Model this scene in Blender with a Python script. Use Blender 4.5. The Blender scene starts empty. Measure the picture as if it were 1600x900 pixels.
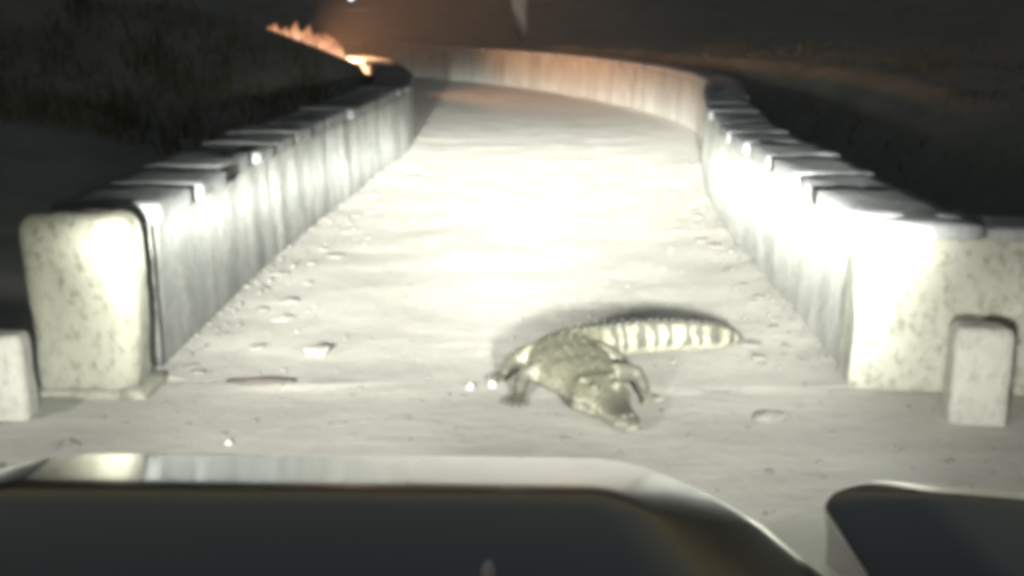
import bpy, bmesh, math, random
import numpy as np
from mathutils import Vector, Matrix, noise as mn

sc = bpy.context.scene
R = math.radians
C = sc.collection

# ------------------------------------------------------------------ camera
cam = bpy.data.objects.new('camera', bpy.data.cameras.new('camera'))
C.objects.link(cam)
cam.location = (0, 0, 1.6)
cam.rotation_euler = (R(90 - 13.01), 0, R(1.38))
cam.data.sensor_width = 36
cam.data.lens = 1900 / 1600 * 36
cam.data.clip_start = 0.05
cam.data.clip_end = 3000
sc.camera = cam

# ------------------------------------------------------------------ world: night sky, no sun
w = bpy.data.worlds.new('World')
sc.world = w
w.use_nodes = True
wn = w.node_tree
sky = wn.nodes.new('ShaderNodeTexSky')
sky.sky_type = 'NISHITA'
sky.sun_disc = False
sky.sun_elevation = R(0)
sky.sun_rotation = R(200)
wn.links.new(sky.outputs[0], wn.nodes['Background'].inputs[0])
wn.nodes['Background'].inputs[1].default_value = 0.2

sc.view_settings.view_transform = 'Standard'
sc.view_settings.look = 'None'
sc.view_settings.exposure = 0
sc.view_settings.gamma = 1
sc.render.engine = 'CYCLES'
sc.cycles.use_denoising = True
sc.cycles.use_adaptive_sampling = True
sc.cycles.adaptive_threshold = .02
sc.cycles.max_bounces = 4
sc.cycles.diffuse_bounces = 2
sc.cycles.volume_bounces = 1
sc.cycles.sample_clamp_indirect = 4
sc.cycles.pixel_filter_type = 'BLACKMAN_HARRIS'
sc.cycles.filter_width = 5.8      # the soft optics of a small low-grade camera

LEFT_POWER, RIGHT_POWER = 132000.0, 104000.0
FIRE_POWER = 2300.0
HAZE = 0.0006
SMOKE = 0.007

# ------------------------------------------------------------------ helpers
def tag(o, label=None, cat=None, group=None, kind=None):
    if label: o['label'] = label
    if cat: o['category'] = cat
    if group: o['group'] = group
    if kind: o['kind'] = kind
    return o

def link(o, parent=None):
    C.objects.link(o)
    if parent: o.parent = parent
    return o

def empty(name, loc=(0, 0, 0), parent=None):
    o = bpy.data.objects.new(name, None)
    o.empty_display_size = .1
    o.location = loc
    return link(o, parent)

def mesh_obj(name, verts, faces, mat, parent=None, smooth=True, loc=None):
    me = bpy.data.meshes.new(name)
    me.from_pydata([tuple(v) for v in verts], [], faces)
    me.validate()
    if smooth: me.polygons.foreach_set('use_smooth', [True] * len(me.polygons))
    o = bpy.data.objects.new(name, me)
    if mat: me.materials.append(mat)
    if loc: o.location = loc
    return link(o, parent)

def bm_obj(name, bm, mat, parent=None, smooth=True, loc=None):
    bmesh.ops.recalc_face_normals(bm, faces=bm.faces)
    me = bpy.data.meshes.new(name)
    bm.to_mesh(me); bm.free()
    if smooth: me.polygons.foreach_set('use_smooth', [True] * len(me.polygons))
    o = bpy.data.objects.new(name, me)
    if mat: me.materials.append(mat)
    if loc: o.location = loc
    return link(o, parent)

def tube_geo(pts, rad, n=8, cap=True):
    V, F = [], []
    pts = [Vector(p) for p in pts]
    for i, p in enumerate(pts):
        t = (pts[min(i + 1, len(pts) - 1)] - pts[max(i - 1, 0)]).normalized()
        a = t.cross(Vector((0, 0, 1)))
        if a.length < 1e-3: a = t.cross(Vector((1, 0, 0)))
        a.normalize(); b = a.cross(t).normalized()
        r = rad[i] if isinstance(rad, (list, tuple)) else rad
        ra, rb = r if isinstance(r, tuple) else (r, r)
        for k in range(n):
            th = 2 * math.pi * k / n
            V.append(p + a * (ra * math.cos(th)) + b * (rb * math.sin(th)))
    for i in range(len(pts) - 1):
        for k in range(n):
            F.append((i * n + k, i * n + (k + 1) % n, (i + 1) * n + (k + 1) % n, (i + 1) * n + k))
    if cap:
        F.append(tuple(range(n))[::-1])
        F.append(tuple((len(pts) - 1) * n + k for k in range(n)))
    return V, F

def add_geo(bm, V, F):
    vs = [bm.verts.new(v) for v in V]
    for f in F:
        try: bm.faces.new([vs[i] for i in f])
        except ValueError: pass

def nz(x, y, z, s=1.0, seed=0.0):
    return mn.noise(Vector((x * s + seed, y * s + seed * 1.7, z * s - seed)))

# ------------------------------------------------------------------ node materials
class NT:
    def __init__(self, nt): self.nt = nt
    def n(self, t, **k):
        x = self.nt.nodes.new(t)
        for a, b in k.items(): setattr(x, a, b)
        return x
    def l(self, a, b): self.nt.links.new(a, b)
    def m(self, op, a, b=None, c=None):
        x = self.n('ShaderNodeMath', operation=op)
        for i, v in enumerate((a, b, c)):
            if v is None: continue
            if isinstance(v, (int, float)): x.inputs[i].default_value = v
            else: self.l(v, x.inputs[i])
        return x.outputs[0]
    def mix(self, f, a, b):
        x = self.n('ShaderNodeMix', data_type='RGBA')
        for s, v in ((x.inputs[0], f), (x.inputs[6], a), (x.inputs[7], b)):
            if isinstance(v, (int, float)): s.default_value = v
            elif isinstance(v, tuple): s.default_value = v if len(v) == 4 else (*v, 1)
            else: self.l(v, s)
        return x.outputs[2]
    def noise(self, vec, scale, detail=4, rough=.6):
        x = self.n('ShaderNodeTexNoise')
        x.inputs['Scale'].default_value = scale
        x.inputs['Detail'].default_value = detail
        x.inputs['Roughness'].default_value = rough
        if vec is not None: self.l(vec, x.inputs['Vector'])
        return x.outputs['Fac']
    def ramp(self, f, lo, hi):
        x = self.n('ShaderNodeMapRange', interpolation_type='SMOOTHSTEP')
        self.l(f, x.inputs[0])
        x.inputs[1].default_value = lo; x.inputs[2].default_value = hi
        return x.outputs[0]
    def world(self, scale=(1, 1, 1)):
        g = self.n('ShaderNodeNewGeometry')
        mp = self.n('ShaderNodeMapping')
        mp.inputs['Scale'].default_value = scale
        self.l(g.outputs['Position'], mp.inputs[0])
        return mp.outputs[0]

def new_mat(name):
    m = bpy.data.materials.new(name)
    m.use_nodes = True
    nt = NT(m.node_tree)
    return m, nt, m.node_tree.nodes['Principled BSDF']

def bump(nt, p, h, strength, dist):
    b = nt.n('ShaderNodeBump')
    b.inputs['Strength'].default_value = strength
    b.inputs['Distance'].default_value = dist
    nt.l(h, b.inputs['Height'])
    nt.l(b.outputs[0], p.inputs['Normal'])

def mat_dirt(name, c1, c2, c3, s=1.0, stretch=(1, 1, 1), rough=.9, bs=.5):
    m, nt, p = new_mat(name)
    v = nt.world(stretch)
    a = nt.noise(v, 1.3 * s); b = nt.noise(v, 9 * s, 6, .7); c = nt.noise(nt.world(), 60 * s, 3, .7)
    col = nt.mix(nt.ramp(a, .35, .65), c1, c2)
    col = nt.mix(nt.m('MULTIPLY', nt.ramp(b, .5, .75), .6), col, c3)
    nt.l(col, p.inputs['Base Color'])
    p.inputs['Roughness'].default_value = rough
    bump(nt, p, nt.m('ADD', b, nt.m('MULTIPLY', c, .3)), bs, .03)
    return m

def mat_wall(name, pale, grey, dark, streak=1.0, lichen=.5, patchy=False):
    """lime-washed masonry: vertical run stains, lichen blotches, pits"""
    m, nt, p = new_mat(name)
    sv = nt.world((3.6, 3.6, .42))
    fine = nt.noise(sv, 1.0, 5, .65)
    broad = nt.noise(nt.world((2, 2, .5)), 1.2, 3, .5)
    blot = nt.noise(nt.world((1, 1, .7)), 24, 5, .65)
    pit = nt.noise(nt.world(), 45, 3, .7)
    vo = nt.n('ShaderNodeTexVoronoi'); vo.inputs['Scale'].default_value = 1.0
    wv = nt.n('ShaderNodeVectorMath', operation='ADD'); wob = nt.n('ShaderNodeTexNoise'); wob.inputs['Scale'].default_value = 5
    nt.l(nt.world(), wob.inputs['Vector']); nt.l(nt.world((4.6, 4.6, 2.6)), wv.inputs[0]); nt.l(wob.outputs['Color'], wv.inputs[1]); nt.l(wv.outputs[0], vo.inputs['Vector'])
    cs = nt.n('ShaderNodeSeparateColor'); nt.l(vo.outputs['Color'], cs.inputs[0])
    sf = nt.m('ADD', nt.m('MULTIPLY', nt.ramp(fine, .38, .68), .55 * streak), nt.m('MULTIPLY', cs.outputs[0], .45 * streak))
    col = nt.mix(sf, pale, grey)
    col = nt.mix(nt.m('MULTIPLY', nt.ramp(broad, .5, .75), .55 * streak), col, dark)
    lf = nt.m('MULTIPLY', nt.ramp(blot, .46, .70), lichen)
    if patchy: lf = nt.m('MULTIPLY', lf, nt.ramp(nt.noise(nt.world((1, 1, .6)), 3.2, 3, .6), .30, .52))
    col = nt.mix(lf, col, dark)
    nt.l(col, p.inputs['Base Color'])
    p.inputs['Roughness'].default_value = .88
    h = nt.m('ADD', nt.m('MULTIPLY', fine, 1.0), nt.m('ADD', nt.m('MULTIPLY', blot, .6), nt.m('MULTIPLY', pit, .3)))
    bump(nt, p, h, .6, .03)
    return m

def mat_plain(name, c, rough=.5, metal=0, coat=0, var=.0):
    m, nt, p = new_mat(name)
    if var:
        f = nt.noise(nt.world(), 12, 4)
        nt.l(nt.mix(f, tuple(x * (1 - var) for x in c), tuple(min(1, x * (1 + var)) for x in c)), p.inputs['Base Color'])
    else:
        p.inputs['Base Color'].default_value = (*c, 1)
    p.inputs['Roughness'].default_value = rough
    p.inputs['Metallic'].default_value = metal
    p.inputs['Coat Weight'].default_value = coat
    p.inputs['Coat Roughness'].default_value = .06
    return m

def mat_emit(name, c, s):
    m, nt, p = new_mat(name)
    p.inputs['Base Color'].default_value = (*c, 1)
    p.inputs['Emission Color'].default_value = (*c, 1)
    p.inputs['Emission Strength'].default_value = s
    m.cycles.emission_sampling = 'NONE'
    return m

M = {}
M['road'] = mat_dirt('road_dust', (.40, .385, .345), (.33, .32, .29), (.27, .26, .235), .9, (1, 2.2, 1), bs=.35)
M['ground'] = mat_dirt('bank_soil', (.22, .215, .18), (.16, .165, .13), (.26, .25, .21), .6)
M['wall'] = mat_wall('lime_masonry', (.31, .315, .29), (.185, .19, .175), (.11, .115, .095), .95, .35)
M['pier'] = mat_wall('lichened_masonry', (.20, .20, .16), (.16, .16, .125), (.065, .068, .042), .55, .85, True)
M['pier_right'] = mat_wall('limewashed_pier', (.31, .31, .265), (.25, .25, .205), (.11, .115, .075), .6, .75, True)
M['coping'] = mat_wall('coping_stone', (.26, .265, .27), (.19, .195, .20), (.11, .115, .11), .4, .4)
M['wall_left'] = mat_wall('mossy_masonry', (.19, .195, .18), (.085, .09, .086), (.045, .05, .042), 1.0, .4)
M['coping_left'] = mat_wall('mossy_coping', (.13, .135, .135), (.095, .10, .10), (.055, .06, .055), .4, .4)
M['guard'] = mat_wall('whitewashed_stone', (.30, .295, .265), (.25, .245, .215), (.14, .14, .12), .6, .5)
M['rubble'] = mat_dirt('rubble', (.17, .165, .145), (.13, .125, .115), (.09, .088, .08), 3)
M['pebble'] = mat_dirt('white_pebble', (.45, .45, .42), (.38, .38, .35), (.3, .3, .28), 4)
M['wood'] = mat_dirt('dry_stick', (.07, .06, .05), (.05, .045, .04), (.1, .09, .07), 6)

# ------------------------------------------------------------------ road layout (world metres, y ahead)
RIGHT = [(1.37, 5.06), (1.37, 7.2), (1.38, 9.3), (1.6, 12), (1.98, 15), (1.9, 17.5), (1.25, 20.5), (.1, 23.8), (-1.7, 27), (-4.2, 30), (-9, 33.5), (-17, 36.5)]
LEFT = [(-1.71, 5.10), (-1.73, 8.1), (-1.62, 11), (-1.52, 13.9), (-1.75, 16.5), (-2.2, 19), (-2.75, 21.2), (-4.2, 24), (-6.8, 26.6), (-10, 28.8), (-18, 31.3)]

def catmull(P, step):
    P = [np.array(p, float) for p in P]
    P = [2 * P[0] - P[1]] + P + [2 * P[-1] - P[-2]]
    out = []
    for i in range(1, len(P) - 2):
        n = max(2, int(np.linalg.norm(P[i + 1] - P[i]) / step))
        for k in range(n):
            t = k / n
            out.append(.5 * ((2 * P[i]) + (P[i + 1] - P[i - 1]) * t + (2 * P[i - 1] - 5 * P[i] + 4 * P[i + 1] - P[i + 2]) * t * t
                             + (-P[i - 1] + 3 * P[i] - 3 * P[i + 1] + P[i + 2]) * t ** 3))
    out.append(P[-2])
    return np.array(out)

def resample(P, step):
    d = np.r_[0, np.cumsum(np.linalg.norm(np.diff(P, axis=0), axis=1))]
    s = np.linspace(0, d[-1], max(2, int(round(d[-1] / step))) + 1)
    return np.c_[np.interp(s, d, P[:, 0]), np.interp(s, d, P[:, 1])], s

rp, rs = resample(catmull(RIGHT, .2), .06)
lp, ls = resample(catmull(LEFT, .2), .06)

def outward(P, sign):
    t = np.gradient(P, axis=0); t /= np.linalg.norm(t, axis=1)[:, None]
    return np.c_[t[:, 1], -t[:, 0]] * sign
rn, ln = outward(rp, 1), outward(lp, -1)

def sstep(a, b, x):
    t = np.clip((x - a) / (b - a), 0, 1)
    return t * t * (3 - 2 * t)

# ------------------------------------------------------------------ ground
def terrain(X, Y):
    sh = X.shape
    p = np.c_[X.ravel(), Y.ravel()]
    def near(P):
        Q = P[::12]
        d = np.full(len(p), 1e9); idx = np.zeros(len(p), int)
        for i, q in enumerate(Q):
            dd = np.hypot(p[:, 0] - q[0], p[:, 1] - q[1])
            m = dd < d; d[m] = dd[m]; idx[m] = i
        return d, idx * 12
    dr, ir = near(rp); dl, il = near(lp)
    sr = ((p - rp[ir]) * rn[ir]).sum(1); sl = ((p - lp[il]) * ln[il]).sum(1)
    outr = (sr > 0) & (dr <= dl + 3) ; outl = (sl > 0) & ~((sr > 0) & (dr < dl))
    z = np.full(len(p), -.06)
    fade = sstep(5.2, 6.6, p[:, 1])
    # right: ditch outside the wall, then a field about as high as the wall
    zr = -.25 * sstep(.2, .6, dr) + (1.02) * sstep(1.0, 2.6, dr) + .010 * np.clip(dr - 2.5, 0, 60)
    zl = -.25 * sstep(.2, .6, dl) + (.62) * sstep(1.2, 4.5, dl) + .06 * np.clip(dl - 4, 0, 80)
    z = np.where((sr > 0) & (dr <= dl), -.06 + zr * fade, z)
    z = np.where((sl > 0) & (dl < dr), -.06 + zl * fade, z)
    # knoll on which the scrub burns, beyond the left wall
    hc = np.interp(p[:, 0], [-14, -7, -5, -4, -2.9, -2.5], [2.1, 1.85, 1.58, 1.28, .82, .70]) - .04
    sg_ = np.where(p[:, 1] < 19.0, 2.4, 1.0)
    kn = hc * np.exp(-((p[:, 1] - 19.0) / sg_) ** 2) * sstep(.40, .58, dl)
    z = np.where((sl > 0) & (dl < dr), np.maximum(z, kn), z)
    # far hills
    z = z + 16 * sstep(48, 150, np.hypot(p[:, 0] * .5, p[:, 1]))
    far = sstep(6, 14, np.minimum(dr, dl))
    for i in range(len(p)):
        if z[i] > -.05:
            z[i] += .07 * nz(p[i, 0], p[i, 1], 0, .9) + .22 * far[i] * nz(p[i, 0], p[i, 1], 3, .22)
    return z.reshape(sh)

gx = np.unique(np.r_[np.linspace(-22, 22, 150), -22 - np.geomspace(1, 900, 26), 22 + np.geomspace(1, 900, 26)])
gy = np.unique(np.r_[np.linspace(-6, 44, 170), -6 - np.geomspace(1, 500, 14), 44 + np.geomspace(1, 1100, 34)])
GX, GY = np.meshgrid(gx, gy)
GZ = terrain(GX, GY)
nxg = len(gx)
gv = np.c_[GX.ravel(), GY.ravel(), GZ.ravel()]
gf = [(j * nxg + i, j * nxg + i + 1, (j + 1) * nxg + i + 1, (j + 1) * nxg + i) for j in range(len(gy) - 1) for i in range(nxg - 1)]
tag(mesh_obj('ground', gv, gf, M['ground']), kind='structure')

def ground_z(x, y):
    i = min(max(np.searchsorted(gx, x) - 1, 0), len(gx) - 2); j = min(max(np.searchsorted(gy, y) - 1, 0), len(gy) - 2)
    u = (x - gx[i]) / (gx[i + 1] - gx[i]); v = (y - gy[j]) / (gy[j + 1] - gy[j])
    return float(GZ[j, i] * (1 - u) * (1 - v) + GZ[j, i + 1] * u * (1 - v) + GZ[j + 1, i] * (1 - u) * v + GZ[j + 1, i + 1] * u * v)

# road deck: wide forecourt before the bridge, then the strip between the parapets
def road_rows():
    rows = []
    for y in np.r_[np.linspace(-6, 2.4, 12), np.linspace(2.5, 5.0, 36)]:
        rows.append((np.array([-6.0, y]), np.array([6.0, y])))
    a, _ = resample(lp, .06); b, _ = resample(rp, .06)
    n = 420
    for k in range(n):
        t = (k / (n - 1)) ** 1.15
        pa = lp[int(t * (len(lp) - 1))] + ln[int(t * (len(lp) - 1))] * .12
        pb = rp[int(t * (len(rp) - 1))] + rn[int(t * (len(rp) - 1))] * .12
        rows.append((pa, pb))
    return rows
rows = road_rows(); NX = 84
rv, rf = [], []
def road_z(x, y):
    base = .006 * nz(x, y, 0, 2.2) + .008 * nz(x, y * .6, 1, .8)
    base -= .012 * (math.exp(-((x + .95 + .05 * nz(y, 0, 0, .6)) / .16) ** 2) + math.exp(-((x - .55 + .05 * nz(y, 5, 0, .6)) / .16) ** 2)) * (.7 + .6 * nz(x, y, 6, 1.1))
    return base + .0035 * nz(x, y * 1.6, 4, 9) + .003 * nz(x, y, 9, 20)
for (a, b) in rows:
    for i in range(NX):
        t = i / (NX - 1)
        p = a * (1 - t) + b * t
        edge = .035 * max(0, 1 - min(t, 1 - t) * 3.1 / .28) if p[1] > 5.05 else 0
        rv.append((p[0], p[1], road_z(p[0], p[1]) + edge * (.6 + .8 * abs(nz(p[0], p[1], 2, 3)))))
for j in range(len(rows) - 1):
    for i in range(NX - 1):
        rf.append((j * NX + i, j * NX + i + 1, (j + 1) * NX + i + 1, (j + 1) * NX + i))
tag(mesh_obj('road', rv, rf, M['road']), kind='structure')

# ------------------------------------------------------------------ parapets
def block(lx, ly, lz, seed, n=5, round_=.03, rough=.012):
    """a worn stone block centred in x,y with its base at z = 0; edges rounded, faces uneven"""
    bm = bmesh.new()
    bmesh.ops.create_cube(bm, size=1)
    bmesh.ops.subdivide_edges(bm, edges=bm.edges, cuts=n, use_grid_fill=True)
    h = Vector((lx / 2, ly / 2, lz / 2))
    for v in bm.verts:
        p = Vector((v.co.x * lx, v.co.y * ly, v.co.z * lz))
        r = min(round_, h.x * .9, h.y * .9, h.z * .9)
        q = Vector([max(-h[i] + r, min(h[i] - r, p[i])) for i in range(3)])
        d = p - q
        if d.length > 1e-6: p = q + d.normalized() * min(d.length, r)
        k = rough * (nz(p.x, p.y, p.z, 4, seed) + .5 * nz(p.x, p.y, p.z, 13, seed))
        nrm = d.normalized() if d.length > 1e-6 else p.normalized()
        v.co = p + nrm * k + Vector((0, 0, h.z))
    return bm

def parapet(name, P, N, S, height, thick, seed, label, jag, mat, cmat):
    root = empty(name, (P[0][0], P[0][1], 0))
    tag(root, label, 'wall')
    o = Vector((P[0][0], P[0][1], 0))
    sel = [i for i in range(len(P)) if i % (1 if S[i] < 11 else 4) == 0 or i == len(P) - 1]
    prof = [(0.0, z) for z in np.linspace(-.1, height, 15)] + [(thick * k / 4, height) for k in range(1, 4)] + [(thick, z) for z in np.linspace(height, -.4, 6)]
    V, F = [], []
    n = len(prof)
    for i in sel:
        for (off, z) in prof:
            s = S[i]
            inner = 1 if off < .01 else (.6 if off > thick - .01 else 0)
            dsp = inner * (.006 * nz(s, z * .3, 0, 4.5, seed) + .006 * nz(s, z * .8, 0, 9, seed) + .012 * nz(s, z, 0, 1.0, seed) - .012 * math.cos(z / height * 3))
            p = P[i] + N[i] * (off + dsp + .0)
            V.append(Vector((p[0], p[1], z + (.01 * nz(s, off, 0, 3, seed) if z >= height - .001 else 0))) - o)
    for a in range(len(sel) - 1):
        for k in range(n - 1):
            F.append((a * n + k, a * n + k + 1, (a + 1) * n + k + 1, (a + 1) * n + k))
    F.append(tuple(range(n))); F.append(tuple((len(sel) - 1) * n + k for k in range(n))[::-1])
    mesh_obj('wall_body', V, F, mat, root)
    # coping slabs, each laid by hand
    rnd = random.Random(seed)
    s = .03
    cnt = 0
    while s < S[-1] - .4 and cnt < 42:
        L = rnd.uniform(.42, .95) if s < 12 else rnd.uniform(.8, 1.3)
        i = min(len(P) - 1, int((s + L / 2) / (S[1] - S[0])))
        t = Vector((-N[i][1], N[i][0], 0)); ang = math.atan2(t.y, t.x)
        wdt = thick + .03 + rnd.uniform(-.03, .06) * jag
        hh = .085 + rnd.uniform(-.006, .010) * jag
        b = block(L - .016, wdt, hh, seed + cnt, 5, .016, .012)
        for v in b.verts: v.co.z += 0
        c = P[i] + N[i] * (thick / 2 + rnd.uniform(-.012, .03) * jag)
        q = bm_obj('coping_stone', b, cmat, root)
        q.location = Vector((c[0], c[1], height - .004)) - o
        q.rotation_euler = (R(rnd.uniform(-1, 1)) * jag, R(rnd.uniform(-.7, .7)) * jag, ang + R(rnd.uniform(-1.6, 1.6)) * jag)
        s += L; cnt += 1
    return root

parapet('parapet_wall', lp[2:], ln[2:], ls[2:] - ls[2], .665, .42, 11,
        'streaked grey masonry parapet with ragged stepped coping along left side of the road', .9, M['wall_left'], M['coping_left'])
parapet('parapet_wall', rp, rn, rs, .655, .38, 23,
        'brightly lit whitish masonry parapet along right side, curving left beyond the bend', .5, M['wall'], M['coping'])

# left end pillar: one big worn block with rounded shoulders
pil = empty('end_pillar', (-1.92, 4.97, 0)); tag(pil, 'pale lichen-spotted end pillar with rounded shoulders at near end of left parapet', 'pillar')
b = block(.47, .27, .80, 5, 14, .085, .012)
for v in b.verts:
    v.co.x += .012 * math.sin(v.co.z * 5)
    v.co.x *= 1 - .05 * (1 - v.co.z / .8)
bm_obj('shaft', b, M['pier'], pil).location = (0, 0, -.03)
b = block(.56, .34, .10, 6, 8, .03, .02)
bm_obj('footing', b, M['pier'], pil).location = (0, 0, -.055)

# right end: wing wall turning off to the right, with its own capping
wing = empty('wing_wall', (1.36, 5.06, 0)); tag(wing, 'bright white stained wing wall closing near end of right parapet, running off right', 'wall')
b = block(1.9, .34, .70, 8, 18, .025, .016)
o = bm_obj('wall_body', b, M['pier_right'], wing); o.location = (.93, .057, -.03); o.rotation_euler = (0, R(1.2), R(-5))
for k, (x, L, h) in enumerate([(.23, .50, .075), (.80, .62, .06), (1.44, .64, .062)]):
    b = block(L, .40, h, 30 + k, 6, .022, .012)
    o = bm_obj('coping_stone', b, M['coping'], wing)
    o.location = (x, .135 - .0875 * x, .668 - .021 * x); o.rotation_euler = (R(random.Random(k).uniform(-1, 1)), R(1.2), R(-5))

# guard stones
def guard(x, y, wd, dp, h, rot, seed, label):
    b = block(wd, dp, h + .06, seed, 10, .035, .010)
    for v in b.verts: v.co.x *= 1 + .06 * (1 - v.co.z / h)
    o = bm_obj('guard_stone', b, M['guard'])
    o.location = (x, y, -.06); o.rotation_euler = (0, 0, R(rot))
    tag(o, label, 'guard stone')
guard(1.735, 4.66, .22, .17, .385, -6, 41, 'short square whitewashed guard stone standing before the wing wall on right')
guard(-2.19, 4.60, .30, .16, .345, 4, 42, 'short square whitewashed guard stone before the left end pillar, cut by frame')

# ------------------------------------------------------------------ crocodile
def build_croc():
    # spine: x, y, z, half width, half height
    S = [(.352, 4.385, .045, .022, .018), (.345, 4.40, .050, .044, .030), (.330, 4.43, .055, .054, .036), (.310, 4.475, .060, .057, .038),
         (.288, 4.525, .068, .072, .046), (.265, 4.575, .080, .100, .058), (.245, 4.615, .090, .116, .066), (.225, 4.665, .100, .110, .070),
         (.205, 4.715, .098, .108, .068), (.190, 4.77, .102, .126, .072), (.172, 4.84, .104, .150, .078), (.150, 4.92, .105, .172, .083),
         (.130, 5.01, .106, .182, .086), (.112, 5.10, .107, .172, .086), (.108, 5.18, .108, .146, .085), (.135, 5.27, .108, .112, .084),
         (.200, 5.345, .107, .090, .083), (.285, 5.405, .106, .077, .082), (.380, 5.45, .104, .066, .080), (.480, 5.485, .102, .057, .078),
         (.575, 5.515, .099, .049, .076), (.670, 5.54, .094, .042, .073), (.750, 5.56, .088, .036, .068), (.820, 5.58, .080, .030, .061),
         (.885, 5.61, .068, .023, .050), (.940, 5.645, .054, .016, .036), (.98, 5.68, .040, .008, .016)]
    A = np.array(S)
    d = np.r_[0, np.cumsum(np.linalg.norm(np.diff(A[:, :3], axis=0), axis=1))]
    ss = np.linspace(0, d[-1], 150)
    # smooth interpolation
    B = np.array([np.interp(ss, d, A[:, k]) for k in range(5)]).T
    for _ in range(3):
        B[1:-1] = .25 * B[:-2] + .5 * B[1:-1] + .25 * B[2:]
    T = np.gradient(B[:, :2], axis=0); T /= np.linalg.norm(T, axis=1)[:, None]
    SD = np.c_[T[:, 1], -T[:, 0]]
    bm = bmesh.new()
    V, F = [], []
    n = 28
    for i in range(len(B)):
        x, y, z, hw, hh = B[i]
        for k in range(n):
            th = 2 * math.pi * k / n
            c, s_ = math.cos(th), math.sin(th)
            e = .75
            cx = math.copysign(abs(c) ** e, c); sz = math.copysign(abs(s_) ** (e if s_ < 0 else .95), s_)
            tl = min(1, max(0, (ss[i] - 1.0) / .25))
            cx *= (1 - .38 * tl * max(0, sz)) # tail narrows towards its crest
            V.append((x + SD[i, 0] * hw * cx, y + SD[i, 1] * hw * cx, z + hh * sz))
    for i in range(len(B) - 1):
        for k in range(n):
            F.append((i * n + k, i * n + (k + 1) % n, (i + 1) * n + (k + 1) % n, (i + 1) * n + k))
    F.append(tuple(range(n))[::-1]); F.append(tuple((len(B) - 1) * n + k for k in range(n)))
    add_geo(bm, V, F)
    def tube(pts, rad, n=10): add_geo(bm, *tube_geo(pts, rad, n))
    def ball(c, r):
        add = bmesh.ops.create_icosphere(bm, subdivisions=2, radius=1)
        for v in add['verts']: v.co = Vector((v.co.x * r[0] + c[0], v.co.y * r[1] + c[1], v.co.z * r[2] + c[2]))
    def cone(c, r, h, lean=(0, 0, 0)):
        add = bmesh.ops.create_cone(bm, cap_ends=True, segments=6, radius1=r[0], radius2=.002, depth=h)
        dirx = Vector((lean[0], lean[1], 0))
        a = math.atan2(lean[1], lean[0])
        for v in add['verts']:
            q = v.co.copy(); q.y *= r[1] / r[0]
            k = (q.z / h + .5)
            q = Matrix.Rotation(a, 3, 'Z') @ q
            v.co = q + Vector(c) + dirx * .4 * h * k
    def at(s):
        i = int(np.searchsorted(ss, s)); i = min(max(i, 0), len(B) - 1)
        return B[i], SD[i], T[i]
    # brow ridges, eyes' mounds, nostril mound, jaw muscle
    for sg in (-1, 1):
        b_, sd, t = at(.225)
        ball((b_[0] + sd[0] * .050 * sg, b_[1] + sd[1] * .050 * sg, b_[2] + b_[4] + .002), (.022, .030, .018))
        b_, sd, t = at(.30)
        ball((b_[0] + sd[0] * .062 * sg, b_[1] + sd[1] * .062 * sg, b_[2] + b_[4] - .008), (.022, .022, .012))
        b_, sd, t = at(.26)
        ball((b_[0] + sd[0] * .085 * sg, b_[1] + sd[1] * .085 * sg, b_[2] - .01), (.045, .05, .045))
        b_, sd, t = at(.035)
        ball((b_[0] + sd[0] * .016 * sg, b_[1] + sd[1] * .016 * sg, b_[2] + b_[4]), (.014, .016, .012))
        # teeth bumps along the jaw
        for s in np.linspace(.03, .19, 9):
            b_, sd, t = at(s)
            cone((b_[0] + sd[0] * (b_[3] + .001) * sg, b_[1] + sd[1] * (b_[3] + .001) * sg, b_[2] + .004), (.007, .007), .026)
    # dorsal shields
    rv_ = random.Random(3)
    for s in np.arange(.40, .98, .046):
        b_, sd, t = at(s)
        cols = (-.72, -.43, -.145, .145, .43, .72) if .5 < s < .9 else (-.5, -.17, .17, .5)
        for c in cols:
            zz = b_[2] + b_[4] * math.sqrt(max(.05, 1 - abs(c) ** 2.2)) - .002
            cone((b_[0] + sd[0] * b_[3] * c, b_[1] + sd[1] * b_[3] * c, zz), (.021, .015), .022 * rv_.uniform(.45, 1.4), (t[0], t[1], 0))
    # tail: two rows of scutes, then one tall saw-toothed crest
    for s in np.arange(.98, 1.36, .044):
        b_, sd, t = at(s)
        for c in (-.42, .42):
            cone((b_[0] + sd[0] * b_[3] * c, b_[1] + sd[1] * b_[3] * c, b_[2] + b_[4] + .001), (.022, .009), .022 * rv_.uniform(.6, 1.3), (t[0], t[1], 0))
    for s in np.arange(1.37, d[-1] - .05, .040):
        b_, sd, t = at(s)
        cone((b_[0], b_[1], b_[2] + b_[4] + .006), (.021, .008), .026 * rv_.uniform(.6, 1.3) * min(1, (d[-1] - s) / .25 + .35), (t[0], t[1], 0))
    # legs: shoulder, elbow, wrist, foot + toes
    def leg(pts, rad, foot_dir, toes, spread, tl):
        tube(pts, rad)
        w_ = Vector(pts[-1]); fd = Vector((foot_dir[0], foot_dir[1], 0)).normalized()
        pd = Vector((fd.y, -fd.x, 0))
        tube([w_ + Vector((0, 0, .006)), w_ + fd * .035 - Vector((0, 0, w_.z - .020)), w_ + fd * .06 - Vector((0, 0, w_.z - .014))], [(.024, .020), (.034, .016), (.032, .010)])
        for k in range(toes):
            u = (k / (toes - 1) - .5) * 2
            a = fd * math.cos(u * spread) + pd * math.sin(u * spread)
            st = w_ + fd * .035 + pd * .024 * u; st.z = .016
            e = st + a * tl * (1 - .18 * abs(u))
            m = (st + e) / 2; m.z = .020; e.z = .006
            tube([st, m, e], [.011, .009, .0035], 6)
    leg([(.10, 4.87, .098), (.00, 4.905, .106), (-.065, 4.90, .094), (-.082, 4.85, .058), (-.086, 4.82, .026)], [.056, .047, .038, .030, .024], (-.35, -1), 5, .75, .062)
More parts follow.
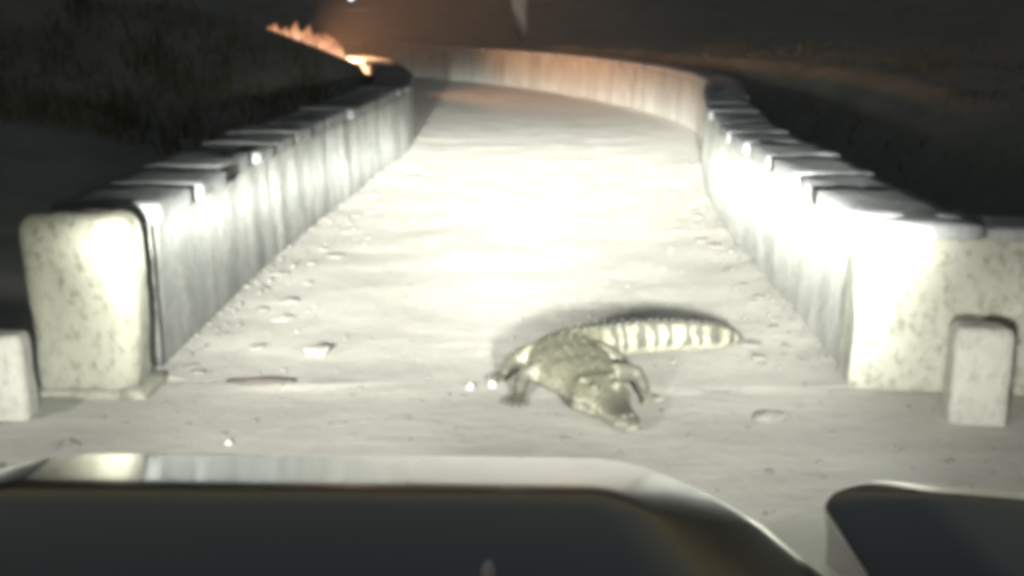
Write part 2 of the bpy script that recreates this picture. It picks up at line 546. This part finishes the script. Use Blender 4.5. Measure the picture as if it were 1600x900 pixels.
    leg([(.25, 4.86, .098), (.345, 4.905, .106), (.405, 4.915, .094), (.428, 4.875, .058), (.435, 4.85, .026)], [.056, .047, .038, .030, .024], (.55, -1), 5, .75, .062)
    leg([(.07, 5.19, .10), (-.02, 5.13, .112), (-.095, 5.10, .102), (-.135, 5.14, .064), (-.150, 5.15, .028)], [.070, .060, .046, .034, .026], (-.75, -1), 4, .55, .075)
    leg([(.18, 5.20, .10), (.26, 5.13, .112), (.335, 5.10, .100), (.355, 5.15, .064), (.365, 5.17, .028)], [.070, .060, .046, .034, .026], (.6, -1), 4, .55, .075)
    bmesh.ops.recalc_face_normals(bm, faces=bm.faces)
    me = bpy.data.meshes.new('tmp'); bm.to_mesh(me); bm.free()
    tmp = bpy.data.objects.new('tmp', me); C.objects.link(tmp)
    rm = tmp.modifiers.new('r', 'REMESH'); rm.mode = 'VOXEL'; rm.voxel_size = .0058
    sm = tmp.modifiers.new('s', 'SMOOTH'); sm.factor = .5; sm.iterations = 1
    dg = bpy.context.evaluated_depsgraph_get(); dg.update()
    me2 = bpy.data.meshes.new_from_object(tmp.evaluated_get(dg))
    bpy.data.objects.remove(tmp); bpy.data.meshes.remove(me)
    me2.name = 'crocodile'
    nv = len(me2.vertices)
    co = np.empty(nv * 3); me2.vertices.foreach_get('co', co); co = co.reshape(-1, 3)
    # hide colours: pale khaki back, cream belly and jaw, black-barred tail
    i = np.argmin(((co[:, None, :2] - B[None, :, :2]) ** 2).sum(2), axis=1) if nv < 60000 else np.array([np.argmin(((c[:2] - B[:, :2]) ** 2).sum(1)) for c in co])
    s = ss[i]; rel = (co[:, 2] - B[i, 2]) / B[i, 4]
    lat = np.abs(((co[:, :2] - B[i, :2]) * SD[i]).sum(1)) / B[i, 3]
    back = np.array((.108, .106, .074)); belly = np.array((.175, .17, .13)); dark = np.array((.022, .022, .018)); olive = np.array((.042, .043, .031))
    nn = np.array([nz(c[0], c[1], c[2], 16) for c in co])
    f = np.clip(sstep(-.1, .5, rel + .25 * nn), 0, 1)[:, None]
    col = belly * (1 - f) + back * f
    tail = sstep(.98, 1.15, s)
    bars = sstep(-.15, .3, np.sin(2 * np.pi * (s - .98 + .016 * nn + .012 * np.sin(s * 31)) / .079) + .45 * nn) * sstep(-.75, -.35, rel + .2 * nn)
    k = (tail * bars * .97)[:, None]; col = col * (1 - k) + dark * k
    pale = (tail * (1 - bars) * sstep(.9, .3, rel) * .3)[:, None]; col = col * (1 - pale) + belly * pale
    crest = (tail * sstep(.70, .9, rel))[:, None]; col = col * (1 - crest) + dark * crest
    cross = (sstep(.36, .45, s) * (1 - tail) * sstep(.15, .6, np.sin(2 * np.pi * s / .16) + .9 * nn) * sstep(.1, .5, rel) * .35)[:, None]
    col = col * (1 - cross) + dark * cross
    legm = (sstep(1.0, 1.2, lat) * sstep(.38, .44, s) * .95)[:, None]; col = col * (1 - legm) + olive * legm  # legs darkened in the hide colour to stand for their shade
    head = 1 - sstep(.30, .36, s)
    top = (head * sstep(.35, .8, rel) * (1 - sstep(.10, .24, s) * .6) * .85)[:, None]; col = col * (1 - top) + olive * top  # snout top darkened in the colour, standing in for weak grazing light
    mouth = (head * sstep(.16, .04, np.abs(rel - .02 - .12 * np.sin(s * 40))) * sstep(.7, .9, lat) * .8)[:, None]; col = col * (1 - mouth) + dark * mouth
    ca = me2.color_attributes.new('hide', 'FLOAT_COLOR', 'POINT')
    ca.data.foreach_set('color', np.c_[col, np.ones(nv)].ravel())
    me2.polygons.foreach_set('use_smooth', [True] * len(me2.polygons))
    m, nt, p = new_mat('crocodile_hide')
    a = nt.n('ShaderNodeVertexColor', layer_name='hide')
    f1 = nt.noise(nt.world(), 55, 4, .6)
    vo = nt.n('ShaderNodeTexVoronoi'); vo.inputs['Scale'].default_value = 75; nt.l(nt.world(), vo.inputs['Vector'])
    nt.l(nt.mix(nt.m('MULTIPLY', nt.ramp(f1, .42, .62), .6), a.outputs[0], (.035, .034, .024)), p.inputs['Base Color'])
    p.inputs['Roughness'].default_value = .62
    bump(nt, p, nt.m('ADD', vo.outputs['Distance'], nt.m('MULTIPLY', f1, .5)), .5, .006)
    me2.materials.clear(); me2.materials.append(m)
    # origin at the belly
    base = Vector((.15, 4.95, 0))
    me2.transform(Matrix.Translation(-base))
    root = empty('crocodile', base)
    body = bpy.data.objects.new('body', me2); link(body, root)
    tag(root, 'pale young crocodile on the road, head toward camera, black-barred tail swung right', 'crocodile')
    eye_m = mat_plain('eye', (.05, .045, .03), .35)
    for sg in (-1, 1):
        b_, sd, t = at(.222)
        bm = bmesh.new(); bmesh.ops.create_uvsphere(bm, u_segments=12, v_segments=8, radius=.010)
        c = Vector((b_[0] + sd[0] * .066 * sg - t[0] * .008, b_[1] + sd[1] * .066 * sg - t[1] * .008, b_[2] + b_[4] + .004)) - base
        bm_obj('eye', bm, eye_m, root, loc=c)
build_croc()

# ------------------------------------------------------------------ rubble and litter on the road
def stone(x, y, r, seed, label, group=None, mat='rubble', flat=.26, name='stone', yaw=None):
    bm = bmesh.new(); bmesh.ops.create_icosphere(bm, subdivisions=1 if mat == 'rubble' else 2, radius=1)
    rnd = random.Random(seed)
    sx, sy = rnd.uniform(.8, 1.3), rnd.uniform(.6, .95)
    for v in bm.verts:
        k = 1 + .45 * nz(v.co.x, v.co.y, v.co.z, 1.3, seed) + .12 * nz(v.co.x, v.co.y, v.co.z, 3.5, seed)
        v.co = Vector((v.co.x * sx * k * r, v.co.y * sy * k * r, v.co.z * flat * k * r))
    o = bm_obj(name, bm, M[mat], smooth=False)
    o.location = (x, y, road_z(x, y) + flat * r * .3)
    o.rotation_euler.z = rnd.uniform(-.6, .6) if yaw is None else yaw
    tag(o, label, 'stone', group)
    return o
rnd = random.Random(4)
for k in range(26):
    t = k / 25
    y = 5.25 + 6.2 * t ** 1.25 + rnd.uniform(-.1, .1)
    i = min(len(lp) - 1, int((y - 5.1) / .06))
    x = lp[i][0] + rnd.uniform(.10, .42) * (1 if k % 3 else 1.35)
    stone(x, y, rnd.uniform(.03, .07), 100 + k, 'pale loose stone among the rubble along the foot of the left parapet', 'rubble along the left parapet')
for k in range(22):
    t = k / 21
    y = 5.35 + 6.0 * t ** 1.15 + rnd.uniform(-.1, .1)
    i = min(len(rp) - 1, int((y - 5.06) / .06))
    x = rp[i][0] - rnd.uniform(.10, .36)
    stone(x, y, rnd.uniform(.03, .065), 200 + k, 'pale loose stone among the rubble along the foot of the right parapet', 'rubble along the right parapet')
stone(-1.06, 5.53, .062, 301, 'rounded stone lying alone on the road left of the crocodile', flat=.7, yaw=0)
stone(.91, 4.62, .05, 302, 'small grey stone on the road between the crocodile and the right guard stone', flat=.6, yaw=0)
stone(-.30, 4.99, .021, 303, 'tiny white pebble farther from the crocodile of two beside its left hind foot', mat='pebble', flat=.9, name='pebble')
stone(-.205, 5.02, .022, 304, 'tiny white pebble nearest the crocodile, touching its left hind foot', mat='pebble', flat=.9, name='pebble')
stone(-1.75, 4.22, .05, 305, 'small stone on the ground just beyond the bonnet at far left', flat=.5)
stone(-1.17, 4.30, .016, 306, 'tiny white pebble alone on the road just beyond the bonnet', mat='pebble', flat=.9, name='pebble')
V, F = tube_geo([(-1.36, 5.02, .02), (-1.28, 4.985, .022), (-1.22, 4.99, .026), (-1.15, 5.02, .020), (-1.07, 5.03, .016)], [.006, .012, .014, .012, .008], 7)
tag(mesh_obj('stick', V, F, M['wood']), 'dark crooked stick lying on the road near the left end pillar', 'stick')

# loose grit, thicker towards the wall feet: uncountable, one object
rnd = random.Random(77)
ico = bmesh.new(); bmesh.ops.create_icosphere(ico, subdivisions=1, radius=1)
iv = [v.co.copy() for v in ico.verts]; ifc = [tuple(v.index for v in f.verts) for f in ico.faces]; ico.free()
V, F = [], []
for k in range(1700):
    y = 3.2 + 9.5 * rnd.random() ** 1.3
    if y < 5.1: x = rnd.uniform(-2.6, 2.4)
    else:
        i = min(len(lp) - 1, int((y - 5.1) / .06))
        e = rnd.random() ** (2.6 if k % 5 else 1)
        x = (lp[i][0] + .03 + e * 1.5) if rnd.random() < .5 else (rp[min(i, len(rp) - 1)][0] - .03 - e * 1.5)
    r = .004 + .012 * rnd.random() ** 3
    z = road_z(x, y) + r * .15
    if y > 5.1 and e < .12: z += .02
    a = rnd.uniform(0, 6.28); ca, sa = math.cos(a), math.sin(a); qx, qy, qz = rnd.uniform(.7, 1.5), rnd.uniform(.6, 1.1), rnd.uniform(.4, .8)
    o_ = len(V)
    for c in iv:
        j_ = 1 + rnd.uniform(-.22, .22)
        px_, py_ = c.x * qx * r * j_, c.y * qy * r * j_
        V.append((x + px_ * ca - py_ * sa, y + px_ * sa + py_ * ca, z + c.z * qz * r * j_))
    F.extend(tuple(o_ + q for q in f) for f in ifc)
tag(mesh_obj('grit', V, F, M['rubble'], smooth=False), 'fine loose grit strewn over the dusty road', 'grit', kind='stuff')

# ------------------------------------------------------------------ vehicle we look out of: dark glossy off-roader
paint, nt, p = new_mat('dark_car_paint')
p.inputs['Base Color'].default_value = (.012, .015, .016, 1)
p.inputs['Roughness'].default_value = .22
p.inputs['Coat Weight'].default_value = 1.0
p.inputs['Specular IOR Level'].default_value = .1
p.inputs['Coat Roughness'].default_value = .08
f = nt.noise(nt.world(), 25, 5, .7)
nt.l(nt.mix(nt.ramp(f, .5, .8), (.012, .015, .016, 1), (.03, .03, .027, 1)), p.inputs['Base Color'])
nt.l(nt.m('ADD', nt.m('MULTIPLY', f, .08), .06), p.inputs['Coat Roughness'])
chrome = mat_plain('chrome', (.75, .75, .72), .12, 1)
rubber = mat_plain('rubber', (.02, .02, .02), .8)
M['apron'] = mat_plain('dusty_silver', (.62, .62, .57), .32, .85, 0, .3)
steel = mat_plain('bumper_steel', (.06, .06, .06), .45, .6)

XC = -.26
car = empty('off_road_vehicle', (XC, .9, 0))
tag(car, 'dark glossy bonnet and front wings of the vehicle the picture is taken from', 'vehicle')
CO = Vector((XC, .9, 0))

def rrect(a, b, r, n=20):
    r = max(.004, min(r, a - .002, b - .002)); pts = []
    for cx, cy, t0 in ((a - r, b - r, 0), (-(a - r), b - r, 90), (-(a - r), -(b - r), 180), (a - r, -(b - r), 270)):
        for k in range(n):
            th = R(t0 + 90 * k / (n - 1)); pts.append((cx + r * math.cos(th), cy + r * math.sin(th)))
    return pts

def shell(name, a, b, Rr, rx, rz, cx, cy, ztop, slope, mat, parent, taper=0.0, skirt=.25, crown=.0, bow=0.0, shear=0.0):
    """pressed-steel panel: rounded plan, edges rolling down over rx (plan) by rz (height)"""
    V, F = [], []
    levels = []
    levels.append((.01, -rz - skirt)); levels.append((.004, -rz - .03)); levels.append((.0, -rz - .010))
    K = 26
    sl = [(.48 - .27 * min(1, (k / K) / .12)) if k / K < .12 else (.205 if k / K < .72 else .205 * (1 - (k / K - .72) / .28)) for k in range(K + 1)]
    drop = [0.0] * (K + 1)
    for k in range(K - 1, -1, -1): drop[k] = drop[k + 1] + .5 * (sl[k] + sl[k + 1]) * rx / K
    rz = drop[0]
    levels[:] = [(.01, -rz - skirt), (.004, -rz - .03), (0, -rz - .010)]
    for k in range(K + 1):
        levels.append((rx * k / K, -drop[k]))
    m_ = min(a, b)
    for q in (.25, .45, .65, .82, .95):
        levels.append((rx + (m_ - rx - .004) * q, 0))
    n = 80
    for (d_, dz) in levels:
        for (x, y) in rrect(a - d_, b - d_, Rr - d_ * .6):
            s = 1 - taper * (y + b) / (2 * b)
            X = x * s
            yy = y - bow * (X / a) ** 2 * (y + b) / (2 * b) - shear * X
            z = ztop + dz - slope * (y + b) - crown * (X / a) ** 2
            V.append((cx + X - CO.x, cy + yy - CO.y, z))
    for i in range(len(levels) - 1):
        for k in range(n):
            F.append((i * n + k, i * n + (k + 1) % n, (i + 1) * n + (k + 1) % n, (i + 1) * n + k))
    F.append(tuple((len(levels) - 1) * n + k for k in range(n)))
    return mesh_obj(name, V, F, mat, parent)

bon = shell('bonnet', .84, .66, .24, .36, .120, XC, .86, 1.136, .034, paint, car, taper=.46, crown=.015, bow=.03)
# raised centre rib and washer jet on the bonnet
b = bmesh.new(); bmesh.ops.create_uvsphere(b, u_segments=12, v_segments=8, radius=1)
for v in b.verts: v.co = Vector((v.co.x * .007, v.co.y * .010, v.co.z * .012))
bm_obj('washer_jet', b, mat_plain('glint_white', (.8, .8, .78), .3), bon, loc=Vector((-.045, .99, 1.112)) - CO)  # nozzle coloured white to stand for its bright glint
for sg in (1, -1):
    shell('front_wing', .22, .42, .09, .13, .045, XC + sg * .82, 1.02, 1.075, .04, paint, car, skirt=.3, bow=.05, shear=sg * .22)
    # headlamp apron sloping forward between bonnet and wing
    V, F = [], []
    for j in range(14):
        t = j / 13
        for i in range(12):
            u = i / 11
            x = XC + sg * (.36 + .36 * u)
            y = 1.2 + .52 * t
            z = 1.0 - .138 * t - .012 * math.sin(u * math.pi)
            if j == 13: z -= .05
            V.append((x - CO.x, y - CO.y, z))
    for j in range(13):
        for i in range(11):
            F.append((j * 12 + i, j * 12 + i + 1, (j + 1) * 12 + i + 1, (j + 1) * 12 + i))
    ap = mesh_obj('headlamp_apron', V, F, M['apron'], car)
# grille, bumper, wheels (below the frame, for the other viewpoints)
b = bmesh.new(); bmesh.ops.create_cube(b, size=1)
for v in b.verts: v.co = Vector((v.co.x * .70, v.co.y * .05, v.co.z * .42 + .66))
gr = bm_obj('grille_panel', b, paint, car, smooth=False, loc=(0, .52, 0))
for k in range(7):
    b = bmesh.new(); bmesh.ops.create_cube(b, size=1)
    for v in b.verts: v.co = Vector((v.co.x * .035 + (k - 3) * .085, v.co.y * .03 + .03, v.co.z * .30 + .68))
    bm_obj('grille_slat', b, steel, gr, smooth=False)
b = bmesh.new(); bmesh.ops.create_cube(b, size=1)
bmesh.ops.bevel(b, geom=b.edges, offset=.12, segments=3, affect='EDGES')
for v in b.verts: v.co = Vector((v.co.x * 1.75, v.co.y * .14 + .66, v.co.z * .16 + .48))
bm_obj('bumper', b, steel, car)
for sg in (1, -1):
    b = bmesh.new(); bmesh.ops.create_cone(b, cap_ends=True, segments=40, radius1=.37, radius2=.37, depth=.22)
    bmesh.ops.bevel(b, geom=[e for e in b.edges if e.is_boundary or abs(e.verts[0].co.z - e.verts[1].co.z) < .01], offset=.04, segments=3, affect='EDGES')
    bmesh.ops.rotate(b, verts=b.verts, matrix=Matrix.Rotation(R(90), 3, 'Y'))
    wh = bm_obj('wheel', b, rubber, car, loc=(sg * .80, .02, .37))
    b = bmesh.new(); bmesh.ops.create_cone(b, cap_ends=True, segments=24, radius1=.2, radius2=.17, depth=.235)
    bmesh.ops.rotate(b, verts=b.verts, matrix=Matrix.Rotation(R(90), 3, 'Y'))
    bm_obj('rim', b, steel, wh)

def headlight(sg, power):
    hx = XC + sg * .80
    h = empty('headlight', Vector((hx, 1.47, .85)) - CO, car)
    b = bmesh.new(); bmesh.ops.create_uvsphere(b, u_segments=24, v_segments=12, radius=.085)
    for v in b.verts: v.co.y = v.co.y * .35
    bm_obj('lens', b, mat_emit('headlamp_lens', (1, .98, .92), 6), h)
    V, F = [], []
    for i in range(32):
        a = 2 * math.pi * i / 32
        for k in range(8):
            c = 2 * math.pi * k / 8
            r = .092 + .012 * math.cos(c)
            V.append((r * math.cos(a), .02 * math.sin(c), r * math.sin(a)))
    for i in range(32):
        for k in range(8):
            F.append((i * 8 + k, i * 8 + (k + 1) % 8, ((i + 1) % 32) * 8 + (k + 1) % 8, ((i + 1) % 32) * 8 + k))
    mesh_obj('bezel', V, F, chrome, h)
    L = bpy.data.lights.new('headlight_beam', 'SPOT')
    L.energy = power
    L.color = (.99, 1.0, .92)
    L.spot_size = R(150); L.spot_blend = .3
    L.shadow_soft_size = .09
    L.use_nodes = True
    nt = NT(L.node_tree)
    em = L.node_tree.nodes['Emission']
    # beam pattern of the reflector: a flat hot core just under the horizon plus a wide dim spill
    tc = nt.n('ShaderNodeTexCoord'); sx = nt.n('ShaderNodeSeparateXYZ'); nt.l(tc.outputs['Normal'], sx.inputs[0])
    az = nt.m('ABSOLUTE', sx.outputs[2])
    A = nt.m('MULTIPLY', nt.m('ARCTAN2', sx.outputs[0], az), 57.2958)
    E_ = nt.m('MULTIPLY', nt.m('ARCTAN2', sx.outputs[1], az), 57.2958 * BEAM_SIGN)
    def gauss(v, c, wd, sup=False):
        q = nt.m('DIVIDE', nt.m('SUBTRACT', v, c), wd)
        if sup: q = nt.m('MULTIPLY', q, q)
        return nt.m('EXPONENT', nt.m('MULTIPLY', nt.m('MULTIPLY', q, q), -1))
    # core: evens out the light along the ground (1 / sin^3 of the dip), softened past the cut-off
    dip = nt.m('MAXIMUM', nt.m('MULTIPLY', E_, -1), 4.0)
    lor = nt.m('POWER', nt.m('DIVIDE', 4.0, dip), 2.75)
    cut = nt.m('ADD', nt.m('MULTIPLY', nt.ramp(E_, .9, -1.6), .985), .015)
    hot = nt.m('MULTIPLY', nt.m('MULTIPLY', lor, nt.ramp(E_, -.4, -5.4)), gauss(A, 1.8 - 2.2 * sg, 13, True))
    hot = nt.m('MULTIPLY', hot, nt.m('ADD', nt.m('MULTIPLY', nt.ramp(E_, -17.5, -10), .78), .22))
    stray = nt.m('MULTIPLY', nt.m('MULTIPLY', gauss(E_, 1.5, 4), gauss(A, 3.5 - 3.5 * sg, 11)), .03)
    spill = nt.m('MULTIPLY', nt.m('MULTIPLY', gauss(E_, -12, 9), gauss(A, 0, 50)), .0088)
    tot = nt.m('ADD', nt.m('MULTIPLY', nt.m('ADD', hot, spill), cut), stray)
    nt.l(tot, em.inputs['Strength'])
    lo = bpy.data.objects.new('headlight_beam', L)
    lo.location = (0, .08, .03); lo.rotation_euler = (R(90), 0, 0)
    link(lo, h)
BEAM_SIGN = 1.0
headlight(-1, LEFT_POWER)
headlight(1, RIGHT_POWER)

# ------------------------------------------------------------------ scrub fire on the knoll
flame_m, nt, p = new_mat('flame')
tc = nt.n('ShaderNodeTexCoord'); sx = nt.n('ShaderNodeSeparateXYZ'); nt.l(tc.outputs['Generated'], sx.inputs[0])
flame_m.cycles.emission_sampling = 'NONE'
fcol = nt.mix(nt.ramp(sx.outputs[2], .0, .9), (1, .58, .36, 1), (1, .42, .2, 1))
nt.l(fcol, p.inputs['Emission Color']); p.inputs['Base Color'].default_value = (0, 0, 0, 1)
nt.l(nt.m('ADD', nt.m('MULTIPLY', nt.ramp(sx.outputs[2], 1.0, .3), .8), .4), p.inputs['Emission Strength'])
fx, fy = -3.6, 20.5
fire = empty('scrub_fire', (fx, fy, ground_z(fx, fy))); tag(fire, 'orange scrub fire burning along the bank beyond the left parapet', 'fire')
FO = Vector((fx, fy, ground_z(fx, fy)))
rnd = random.Random(9)
def flame(x, y, h, r):
    z0 = ground_z(x, y) - .03
    V, F = [], []
    n, m_ = 8, 8
    ph = rnd.uniform(0, 6); lx, ly = rnd.uniform(-.15, .15), rnd.uniform(-.1, .1)
    for j in range(m_):
        t = j / (m_ - 1)
        rr = r * (math.sin(math.pi * min(.93, t * .72 + .22)) ** .9) * (1 - t ** 6) + .004
        ox = .25 * r * math.sin(t * 6 + ph) + lx * h * t; oy = .25 * r * math.cos(t * 5 + ph) + ly * h * t
        for k in range(n):
            a = 2 * math.pi * k / n
            q = 1 + .35 * math.sin(3 * a + ph + t * 4)
            V.append((x + ox + rr * q * math.cos(a) - FO.x, y + oy + rr * q * math.sin(a) - FO.y, z0 + h * t - FO.z))
    for j in range(m_ - 1):
        for k in range(n):
            F.append((j * n + k, j * n + (k + 1) % n, (j + 1) * n + (k + 1) % n, (j + 1) * n + k))
    F.append(tuple(range(n))[::-1]); F.append(tuple((m_ - 1) * n + k for k in range(n)))
    mesh_obj('flame', V, F, flame_m, fire)
for k in range(90):
    t = k / 89
    x = -3.2 - 1.05 * t + rnd.uniform(-.08, .08); y = 19.35 + rnd.uniform(-.15, .5)
    big = .5 + .9 * math.exp(-((t - .3) / .28) ** 2)
    flame(x, y, rnd.uniform(.16, .38) * (.4 + .6 * big), rnd.uniform(.07, .13) * (.5 + .5 * big))
L = bpy.data.lights.new('fire_glow', 'SPOT'); L.spot_size = R(128); L.spot_blend = .35; L.energy = FIRE_POWER; L.color = (1, .50, .26); L.shadow_soft_size = .5
lo = bpy.data.objects.new('fire_glow', L); lo.rotation_euler = Vector((1, .12, .10)).to_track_quat('-Z', 'Y').to_euler(); lo.location = Vector((-3.8, 20.9, .97)) - FO; link(lo, fire)

# ------------------------------------------------------------------ scrub and dry grass on the banks (uncountable)
gm = mat_dirt('dry_grass', (.11, .12, .07), (.15, .145, .085), (.08, .09, .045), 3)
rnd = random.Random(21)
V, F = [], []
def blades(x, y, n, h, sp):
    for _ in range(n):
        bx, by = x + rnd.gauss(0, sp), y + rnd.gauss(0, sp)
        z = ground_z(bx, by) - .02
        a = rnd.uniform(0, 6.28); hh = h * rnd.uniform(.5, 1.2); wd = .012 + .02 * hh
        dx, dy = math.cos(a), math.sin(a); lean = rnd.uniform(.1, .6) * hh
        la = rnd.uniform(0, 6.28); ex, ey = lean * math.cos(la), lean * math.sin(la)
        i = len(V)
        V.extend([(bx - dx * wd, by - dy * wd, z), (bx + dx * wd, by + dy * wd, z), (bx + ex * .4 + dx * wd * .7, by + ey * .4 + dy * wd * .7, z + hh * .6),
                  (bx + ex * .4 - dx * wd * .7, by + ey * .4 - dy * wd * .7, z + hh * .6), (bx + ex, by + ey, z + hh)])
        F.extend([(i, i + 1, i + 2, i + 3), (i + 3, i + 2, i + 4)])
for k in range(900):
    y = rnd.uniform(15, 34); i = min(len(lp) - 1, int((y - 5.1) / .07)); 
    d_ = rnd.uniform(.9, 9)
    x, yy = lp[i] + ln[i] * d_
    if yy > 18.6: continue
    if abs(x + 3.9) < 1.3 and 19.1 < yy < 21.5: continue
    blades(x, yy, 9, rnd.uniform(.12, .4), .16)
for k in range(500):
    y = rnd.uniform(6.5, 30); i = min(len(rp) - 1, int((y - 5.1) / .07))
    x, yy = rp[i] + rn[i] * rnd.uniform(1.6, 14)
    blades(x, yy, 7, rnd.uniform(.05, .16), .2)
tag(mesh_obj('dry_grass', V, F, gm, smooth=False), 'sparse dry grass and scrub growing over both dark banks', 'grass', kind='stuff')

# ------------------------------------------------------------------ pale trunk beyond the far parapet, and a distant lamp
trunk_m = mat_wall('pale_bark', (.55, .54, .52), (.42, .42, .41), (.25, .25, .24), .8, .3)
tx, ty = -.58, 31.5
tree = empty('dead_tree', (tx, ty, ground_z(tx, ty) - .1)); tag(tree, 'pale bare forked tree trunk standing beyond the far curve of the parapet', 'tree')
V, F = tube_geo([(0, 0, -.3), (.01, 0, .5), (0, 0, 1.0), (.0, .02, 1.6), (.0, .02, 2.3), (.02, 0, 2.8)], [.24, .20, .20, .27, .36, .34], 12)
mesh_obj('trunk', V, F, trunk_m, tree)
for pts, r0 in (([(.0, .02, 2.4), (-.2, .05, 2.9), (-.36, .1, 3.3), (-.5, .1, 3.8), (-.9, .2, 4.9)], .24), ([(.0, .02, 2.4), (.2, 0, 2.9), (.28, -.1, 3.4), (.6, -.1, 4.3), (.7, 0, 5.2)], .26), ([(.2, 0, 2.9), (.6, .1, 3.4), (1.1, .2, 4.2)], .07), ([(-.36, .1, 3.3), (-.1, .3, 3.8), (0, .4, 4.6)], .06)):
    V, F = tube_geo(pts, [r0 * (1 - .8 * i / (len(pts) - 1)) for i in range(len(pts))], 8)
    mesh_obj('branch', V, F, trunk_m, tree)
lx, ly = -9.2, 60.0
gz = ground_z(lx, ly)
lamp = empty('lamp_post', (lx, ly, gz)); tag(lamp, 'distant lamp post with small white light, above the scrub fire', 'lamp post')
hgt = max(.6, 1.74 - gz)
V, F = tube_geo([(0, 0, -.1), (0, 0, hgt * .6), (0, 0, hgt - .1)], [.05, .04, .035], 8)
mesh_obj('pole', V, F, steel, lamp)
b = bmesh.new(); bmesh.ops.create_uvsphere(b, u_segments=12, v_segments=8, radius=.15)
for v in b.verts: v.co.z *= 1.4
bm_obj('lamp_globe', b, mat_emit('lamp_glow', (.85, .9, 1), 3), lamp, loc=(0, 0, hgt + .02))

# ------------------------------------------------------------------ smoke drifting from the fire over the bend
sb = bmesh.new(); bmesh.ops.create_icosphere(sb, subdivisions=4, radius=1)
for v in sb.verts:
    k = 1 + .25 * nz(v.co.x, v.co.y, v.co.z, 1.6, 7)
    v.co = Vector((-2.0 + v.co.x * 5.0 * k, 22.6 + v.co.y * 3.0 * k, 1.5 + v.co.z * 1.35 * k))
smk = bpy.data.materials.new('smoke'); smk.use_nodes = True
sn = smk.node_tree; sn.nodes.remove(sn.nodes['Principled BSDF'])
sp = sn.nodes.new('ShaderNodeVolumePrincipled')
sp.inputs['Color'].default_value = (.62, .56, .5, 1)
sp.inputs['Density'].default_value = SMOKE
sn.links.new(sp.outputs[0], sn.nodes['Material Output'].inputs['Volume'])
tag(bm_obj('smoke', sb, smk), 'thin brown smoke drifting from the scrub fire over the far bend', 'smoke', kind='stuff')

# ------------------------------------------------------------------ haze: dusty night air in the beams
hb = bmesh.new(); bmesh.ops.create_cube(hb, size=1)
zt, zb = 40.0, -3.0
for v in hb.verts: v.co = Vector((v.co.x * 2600, v.co.y * 2600 + 300, zb if v.co.z < 0 else zt))
hm = bpy.data.materials.new('haze'); hm.use_nodes = True
hn = hm.node_tree; hn.nodes.remove(hn.nodes['Principled BSDF'])
pv = hn.nodes.new('ShaderNodeVolumePrincipled')
pv.inputs['Color'].default_value = (.9, .92, .93, 1)
pv.inputs['Density'].default_value = HAZE
pv.inputs['Anisotropy'].default_value = .2
hn.links.new(pv.outputs[0], hn.nodes['Material Output'].inputs['Volume'])
if HAZE > 0:
    tag(bm_obj('haze', hb, hm, smooth=False), kind='stuff')
